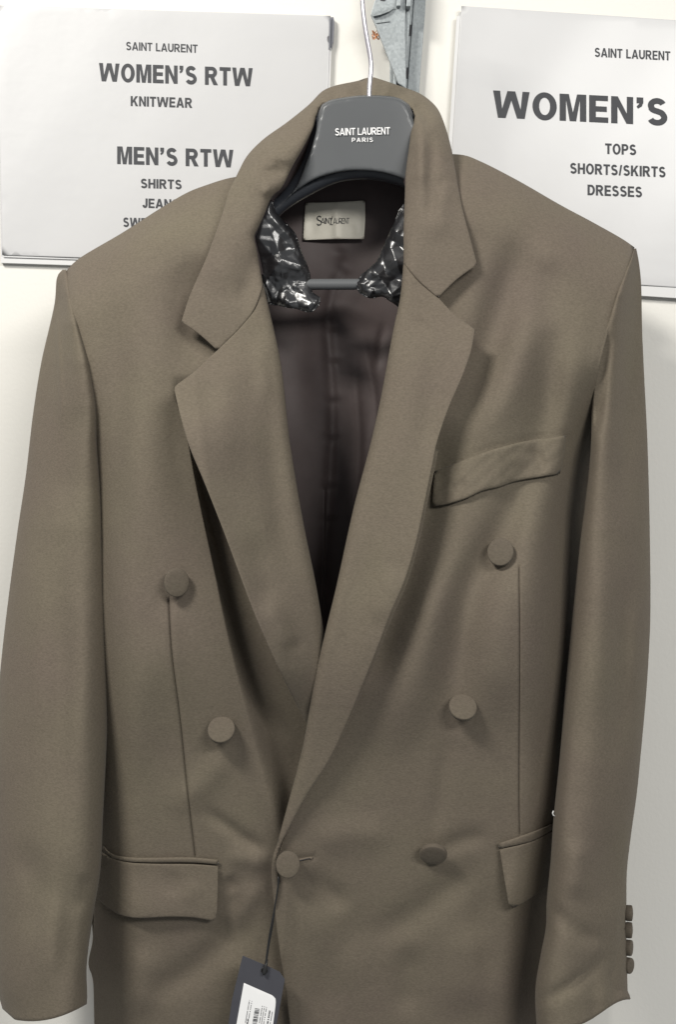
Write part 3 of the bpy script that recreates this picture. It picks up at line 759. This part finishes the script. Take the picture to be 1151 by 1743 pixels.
weltA = path([(174, 1438), (190, 1453), (219, 1459), (328, 1459.5), (372, 1463.5)], [(372, 1463.5), (372.5, 1472)], [(372.5, 1472), (328, 1468.5), (255, 1468.5), (219, 1467), (190, 1461), (174, 1448)], [(174, 1448), (174, 1438)])
strip_on('pocket_welt', weltA, HAf, lambda x, y: 0.0045 + 0 * x, T=0.003, r=3.5, step=4)
flapB = path([(851, 1446), (907, 1432), (943, 1413), (965, 1400)], [(965, 1400), (965, 1495)], [(965, 1495), (931, 1512), (884, 1541)], [(884, 1541), (873, 1546), (866, 1538)], [(866, 1538), (858, 1490), (851, 1446)])
strip_on('pocket_flap', flapB, HB0, lambda x, y: 0.0050 + 0.008 * sm(y, 1440, 1540))
weltB = path([(848, 1436), (887, 1423), (925, 1409), (965, 1390)], [(965, 1390), (965, 1400)], [(965, 1400), (943, 1412), (907, 1431), (850, 1445)], [(850, 1445), (848, 1436)])
strip_on('pocket_welt', weltB, HB0, lambda x, y: 0.0050 + 0 * x, T=0.003, r=3.5, step=4)
bp = path([(740, 802), (780, 787), (824, 770), (894, 751), (964, 741)], [(964, 741), (961, 772), (954, 806)], [(954, 806), (920, 812), (876, 820), (850, 829), (824, 835), (790, 850), (754, 860), (735, 862)], [(735, 862), (737, 830), (740, 802)])
strip_on('breast_pocket', bp, HB, lambda x, y: 0.0052 + 0.0025 * sm(x, 900, 955) + folds(x, y, [([(905, 760), (925, 790), (935, 800)], 9, -2.2), ([(870, 790), (905, 775)], 10, 1.2), ([(760, 835), (800, 820)], 10, -1)]) + 0.0004 * np.sin(x / 4.5 + y / 9) * np.sin(y / 7), T=0.004, r=4.5, step=4)

# buttons
def button_mesh(R, mat):
    pr = [(R * .5, -.0019), (R * .84, -.0018), (R * .96, -.0012), (R, -.0002), (R * 1.0, .0018), (R * .985, .0025), (R * .95, .0029), (R * .90, .0031), (R * .6, .0034), (R * .3, .0036), (R * .06, .00365)]
    V, F = lathe(pr, 40)
    V = [(x, -z, y) for x, y, z in V]; F = [f[::-1] for f in F]     # face toward the camera (-y)
    me = bpy.data.meshes.new('button'); me.from_pydata(V, [], F); me.materials.append(mat)
    bm = bmesh.new(); bm.from_mesh(me); bmesh.ops.recalc_face_normals(bm, faces=bm.faces); bm.to_mesh(me); bm.free()
    me.polygons.foreach_set('use_smooth', [True] * len(me.polygons)); me.update()
    return me
bm1 = button_mesh(0.0110, M_button)
def put_button(x, y, d, R, rx, ry, tilt, yaw, label=None, lift=0.0045):
    o = bpy.data.objects.new('button', bm1); COL.objects.link(o); o.parent = jacket
    o.location = Vector(P(x, y, d + lift)) - Vector(jorg)
    s = SC * (CAM - d) / 1.15
    o.scale = (rx * s / 0.0110, 1, ry * s / 0.0110)
    o.rotation_euler = (math.radians(tilt), 0, math.radians(yaw))
    if label: o['label'] = label
    return o
one = lambda H, x, y: float(H(np.array([float(x)]), np.array([float(y)]))[0])
for (x, y, H, rx, ry, ti, ya) in ((300, 991, HA, 21.5, 24.5, 6, 16), (377, 1243, HA, 23.5, 24.5, -34, -4), (853, 940, HB, 22.5, 24, -12, -14), (788, 1205, HB, 24, 24.5, -36, 5), (738, 1452, HB, 23.5, 23.5, 36, -6), (490, 1471, HB, 20.5, 22.5, -6, 6)):
    dd = one(H, x, y)
    put_button(x, y, dd, 0.011, rx, ry, ti, ya, lift=0.0075 if (x != 490) else 0.011)
    # shank of thread behind the button
    a = Vector(P(x, y, dd + (0.0075 if x != 490 else 0.011))); b = Vector(P(x, y, dd - 0.001))
    tube('button_shank', [tuple(a), tuple((a + b) / 2), tuple(b)], 0.0022, M_cloth2, jacket, n=10)
for i, y in enumerate((1554, 1583, 1613, 1643)):
    o = bpy.data.objects.new('button', bm1); COL.objects.link(o); o.parent = jacket
    o.location = Vector(P(1069.5 + (0, -.5, -.5, -1)[i], y, 0.122)) - Vector(jorg)
    o.scale = (0.62, 1.25, 0.62); o.rotation_euler = (0, math.radians((0, 0, 6, -4)[i]), math.radians((78, 74, 66, 52)[i]))
# buttonhole to the right of the closing button
bh = path([(505, 1463), (525, 1458.5), (531, 1458)], [(531, 1458), (534, 1460), (531, 1463)], [(531, 1463), (522, 1463), (505, 1468)], [(505, 1468), (505, 1463)], step=3)
sheet('buttonhole', bh, lambda x, y: HB(x, y) + 0.0016, M_cloth2, jacket, T=0.0022, r=2.0, step=3)
sheet('buttonhole_slit', path([(507, 1464.8), (528, 1460.3)], [(528, 1460.3), (528, 1461.6)], [(528, 1461.6), (507, 1466.4)], [(507, 1466.4), (507, 1464.8)], step=3), lambda x, y: HB(x, y) + 0.0024, M_dark, jacket, T=0.0006, r=.5, step=3)
# small white curl at the side seam
tube('white_curl', [tuple(P(a, b, 0.165)) for a, b in ((943, 1380), (941.5, 1384), (943, 1388), (946, 1389))], 0.0006, M_white, jacket, n=6)

# neck label
lab = path([(520, 345), (570, 344), (622, 341)], [(622, 341), (622, 375), (620, 407)], [(620, 407), (570, 407), (516, 409)], [(516, 409), (517.5, 378), (520, 345)], step=6)
HLb = lambda x, y: 0.0865 + folds(x, y, [([(571, 345), (573, 407)], 5, 0.9, .05), ([(600, 380), (600, 407)], 7, -.5), ([(535, 345), (530, 409)], 9, -.8), ([(615, 345), (615, 407)], 5, -.7)])
lb = sheet('neck_label', lab, HLb, M_label, jacket, T=0.0012, r=2.5, step=3.5)
lp = dict(d=lambda X, Y: HLb(X, Y) + 0.0004, mat=M_ink, parent=jacket)
lettering('label_lettering', 'S', 539, 548, 375.5, 17, .0, lp['d'], M_ink, jacket, .13)
lettering('label_lettering', 'AINT', 546.5, 566, 376, 10, .0, lp['d'], M_ink, jacket, .13, spacing=.04)
lettering('label_lettering', 'L', 563.5, 569, 375.5, 15, .0, lp['d'], M_ink, jacket, .10, shear=.3)
lettering('label_lettering', 'AURENT', 568, 595, 376, 10, .0, lp['d'], M_ink, jacket, .11, spacing=.03)

# ------------------------------------------------------------------ hanger
horg = tuple(P(622, 500, 0.14))
hanger = thing('clothes_hanger', 'dark grey plastic hanger with white lettering and steel hook inside the blazer', 'hanger', horg)
hb = path([(548, 178), (560, 171), (590, 165), (622, 162), (655, 163), (680, 167), (697, 178)],
          [(697, 178), (712, 210), (730, 262), (760, 330), (850, 385), (950, 430), (1040, 480)], [(1040, 480), (1030, 500)],
          [(1030, 500), (900, 450), (800, 405), (740, 360), (700, 326), (660, 311), (622, 306), (576, 311), (529, 332), (490, 356), (440, 400), (330, 440), (170, 520)], [(170, 520), (160, 505)],
          [(160, 505), (300, 420), (420, 360), (470, 335), (500, 300), (518, 265), (531, 220), (540, 195), (548, 178)])
sheet('body', hb, lambda x, y: 0.1435 - 0.00002 * np.abs(x - 622) + 0 * y, M_plast2, hanger, T=0.020, r=14, step=7)
hp = path([(549, 180), (558, 173.5), (590, 166.5), (622, 163.5), (655, 164.5), (680, 168.5), (693, 178)],
          [(693, 178), (706, 210), (722, 262), (740, 310), (770, 345)], [(770, 345), (740, 330)],
          [(740, 330), (716, 318), (690, 306), (657, 295), (622, 290.5), (583, 292), (539, 304), (504, 325), (478, 348)], [(478, 348), (486, 340)],
          [(486, 340), (504, 318), (521, 277), (536, 233), (543, 200), (549, 180)])
sheet('front_plate', hp, lambda x, y: 0.1522 - 0.0000002 * (x - 622) ** 2 + 0 * y, M_plast, hanger, T=0.006, r=4, step=4)
lettering('lettering', 'SAINT LAURENT', 570.5, 664, 223.5, 12.2, -.022, 0.1532, M_white, hanger, .17, spacing=.07)
lettering('lettering', 'PARIS', 599, 635, 238, 7.2, -.01, 0.1532, M_white, hanger, .17, spacing=.24)
hk = spline([(628.5, 176), (629, 150), (632, 115), (631, 100), (624, 60), (619, 25), (617, -10), (622, -60), (650, -110), (690, -120), (725, -95), (735, -60)], 5)
tube('hook', [tuple(P(a, b, 0.140)) for a, b in hk], 0.0020, M_chrome, hanger, n=16)
tube('trouser_bar', [tuple(P(x, 484 - (x - 575) * .004, 0.142)) for x in range(430, 781, 10)], 0.0047, M_bar, hanger, n=24)
# end drops that carry the bar
for sx in (430, 780):
    tube('bar_drop', [tuple(P(sx, y, 0.139)) for y in (400, 430, 460, 490)], 0.004, M_plast2, hanger)

# ------------------------------------------------------------------ crumpled black film
def film(label, outline, d0, seed, flow):
    """thin film crushed into flat facets: folded triangle waves in many directions, bent by a slow warp"""
    rnd = random.Random(seed); B = np.array(outline, float)
    t = thing('plastic_film', label, 'plastic bag', tuple(P(B[:, 0].mean(), B[:, 1].max(), d0)), 'black plastic bags round the hanger arms')
    c0 = B.mean(0)
    def folded(n, spread, jit):
        return [(flow + rnd.gauss(0, jit), c0[0] + rnd.uniform(-spread, spread), c0[1] + rnd.uniform(-spread * 1.6, spread * 1.6)) for _ in range(n)]
    sets = [(folded(26, 24, .8), .60, flow + 1.2), (folded(30, 28, 1.6), .42, flow + .3), (folded(34, 26, 1.1), .34, flow - .8)]
    def h(x, y):
        z = np.zeros(len(x))
        for lines, sl, dr in sets:
            u = x.copy(); v = y.copy()
            for a, px_, py_ in lines:                     # fold the sheet over a straight crease, again and again
                nx_, ny_ = -math.sin(a), math.cos(a); q = (u - px_) * nx_ + (v - py_) * ny_; m = q < 0
                u = np.where(m, u - 2 * q * nx_, u); v = np.where(m, v - 2 * q * ny_, v)
            f = (u - c0[0]) * math.cos(dr) + (v - c0[1]) * math.sin(dr)
            z += sl * SC * f
        z = z - z.mean() if len(z) > 50 else z
        z = 0.010 * np.tanh(z / 0.014)
        e, _, _ = pdist(np.stack([x, y], -1), B, True)
        return d0 - 0.004 + z - 0.006 * (1 - np.clip(e / 14, 0, 1)) ** 2
    bnd = np.array(spline([tuple(b) for b in B] + [tuple(B[0])], 6))[:-1]
    bnd = bnd + np.array([[rnd.uniform(-.7, .7), rnd.uniform(-.7, .7)] for _ in bnd])
    sheet('crumpled_film', bnd, h, M_film, t, T=0.0004, r=.8, step=1.7)
    return t
film('crumpled black plastic bag round the left hanger arm, touching the bar',
     [(428, 410), (436, 372), (452, 345), (462, 340), (470, 360), (484, 378), (500, 392), (512, 425), (524, 452), (530, 478), (532, 498), (545, 506), (543, 520), (528, 532), (505, 526), (480, 522), (455, 515), (440, 480)],
     0.158, 3, 1.15)
film('crumpled black plastic bag round the right hanger arm, behind the right lapel',
     [(715, 345), (690, 345), (668, 385), (652, 420), (640, 446), (622, 462), (606, 480), (612, 498), (630, 508), (650, 505), (668, 516), (690, 528), (715, 520)],
     0.158, 11, 2.2)

# ------------------------------------------------------------------ price tag
dt = one(HB0, 470, 1648) + 0.016
tag = thing('price_tag', 'dark grey swing tag with white barcode sticker hanging from the closing button', 'tag', tuple(P(456, 1648, dt)))
card = [(413, 1626.5), (455, 1644), (476, 1654), (485, 1667), (478, 1705), (462, 1790), (382, 1790), (395, 1700)]
slab('card', card, dt - 0.0006, dt, M_tag, tag, bevel=0.0002)
st = path([(415, 1673), (440, 1684), (463, 1694)], [(463, 1694), (469, 1700), (469, 1712)], [(469, 1712), (466, 1735), (459, 1790)], [(459, 1790), (394, 1790)], [(394, 1790), (415, 1673)], step=4)
sheet('sticker', st, lambda x, y: dt + 0.0004 + 0 * x, M_white, tag, T=0.0003, r=.6, step=8)
ang = math.atan2(1790 - 1673, 394 - 415)        # direction of the print
ux, uy = math.cos(ang), math.sin(ang); vx, vy = -uy, ux
V, F = [], []; random.seed(9)
def bar(cx, cy, l, w):
    """print mark: l along the card's length (u), w across"""
    b = len(V)
    for a, c in ((0, 0), (l, 0), (l, w), (0, w)):
        V.append(P(cx + ux*a + vx*c, cy + uy*a + vy*c, dt + 0.0007))
    F.append((b, b+1, b+2, b+3))
o0 = np.array([434.0, 1716.0]); u = 0
while u < 62:
    wbar = random.choice((.7, 1.0, 1.6)); bar(o0[0] + ux*u, o0[1] + uy*u, wbar, -8.0); u += wbar + random.choice((.7, 1.0, 1.5))
mesh_obj('barcode', V, F, M_ink, tag, smooth=False)
V, F = [], []
for (sx, sy, ln, hh_) in ((424, 1702, 60, 1.2), (428, 1704, 70, 1.2), (421, 1734, 40, 1.8), (446, 1712, 60, 1.2), (449.5, 1713, 60, 1.2), (453, 1714, 60, 1.4), (458, 1720, 60, 2.6), (463, 1722, 50, 1.2)):
    u = 0
    while u < ln:
        l = random.choice((.8, 1.2, 1.6)); bar(sx + ux*u, sy + uy*u, l, -hh_); u += l + random.choice((.6, .6, .8, 2.0))
mesh_obj('print_rows', V, F, M_ink, tag, smooth=False)
c1 = spline([(474, 1492), (473, 1510), (467, 1548), (459, 1590), (454, 1625), (452, 1640)], 5)
dz = [dt + 0.004 + 0.003 * (0) for _ in c1]
tube('cord', [tuple(P(a, b, (one(HB0, 474, 1492) + 0.011) * (1 - i / len(c1)) + (dt + 0.003) * i / len(c1))) for i, (a, b) in enumerate(c1)], 0.0007, M_cord, tag, n=8)
c2 = spline([(476, 1492), (470, 1530), (464, 1575), (458, 1608), (455, 1628), (452, 1642)], 5)
tube('cord', [tuple(P(a, b, (one(HB0, 476, 1492) + 0.010) * (1 - i / len(c2)) + (dt + 0.003) * i / len(c2))) for i, (a, b) in enumerate(c2)], 0.0006, M_cord, tag, n=8)
tube('cord_lock', [tuple(P(a, b, dt + 0.0028)) for a, b in ((454.5, 1633), (452, 1645), (450, 1654), (449.5, 1659))], [0.0010, 0.0015, 0.0019, 0.0014], M_cord, tag, n=14)
tube('eyelet', [tuple(P(450 + 5 * math.cos(a), 1652 + 5 * math.sin(a), dt + 0.0004)) for a in np.linspace(0, 2*math.pi, 25)], 0.0005, M_cord, tag, n=8)

print('tris', sum(len(o.data.polygons) for o in scene.objects if o.type == 'MESH'))
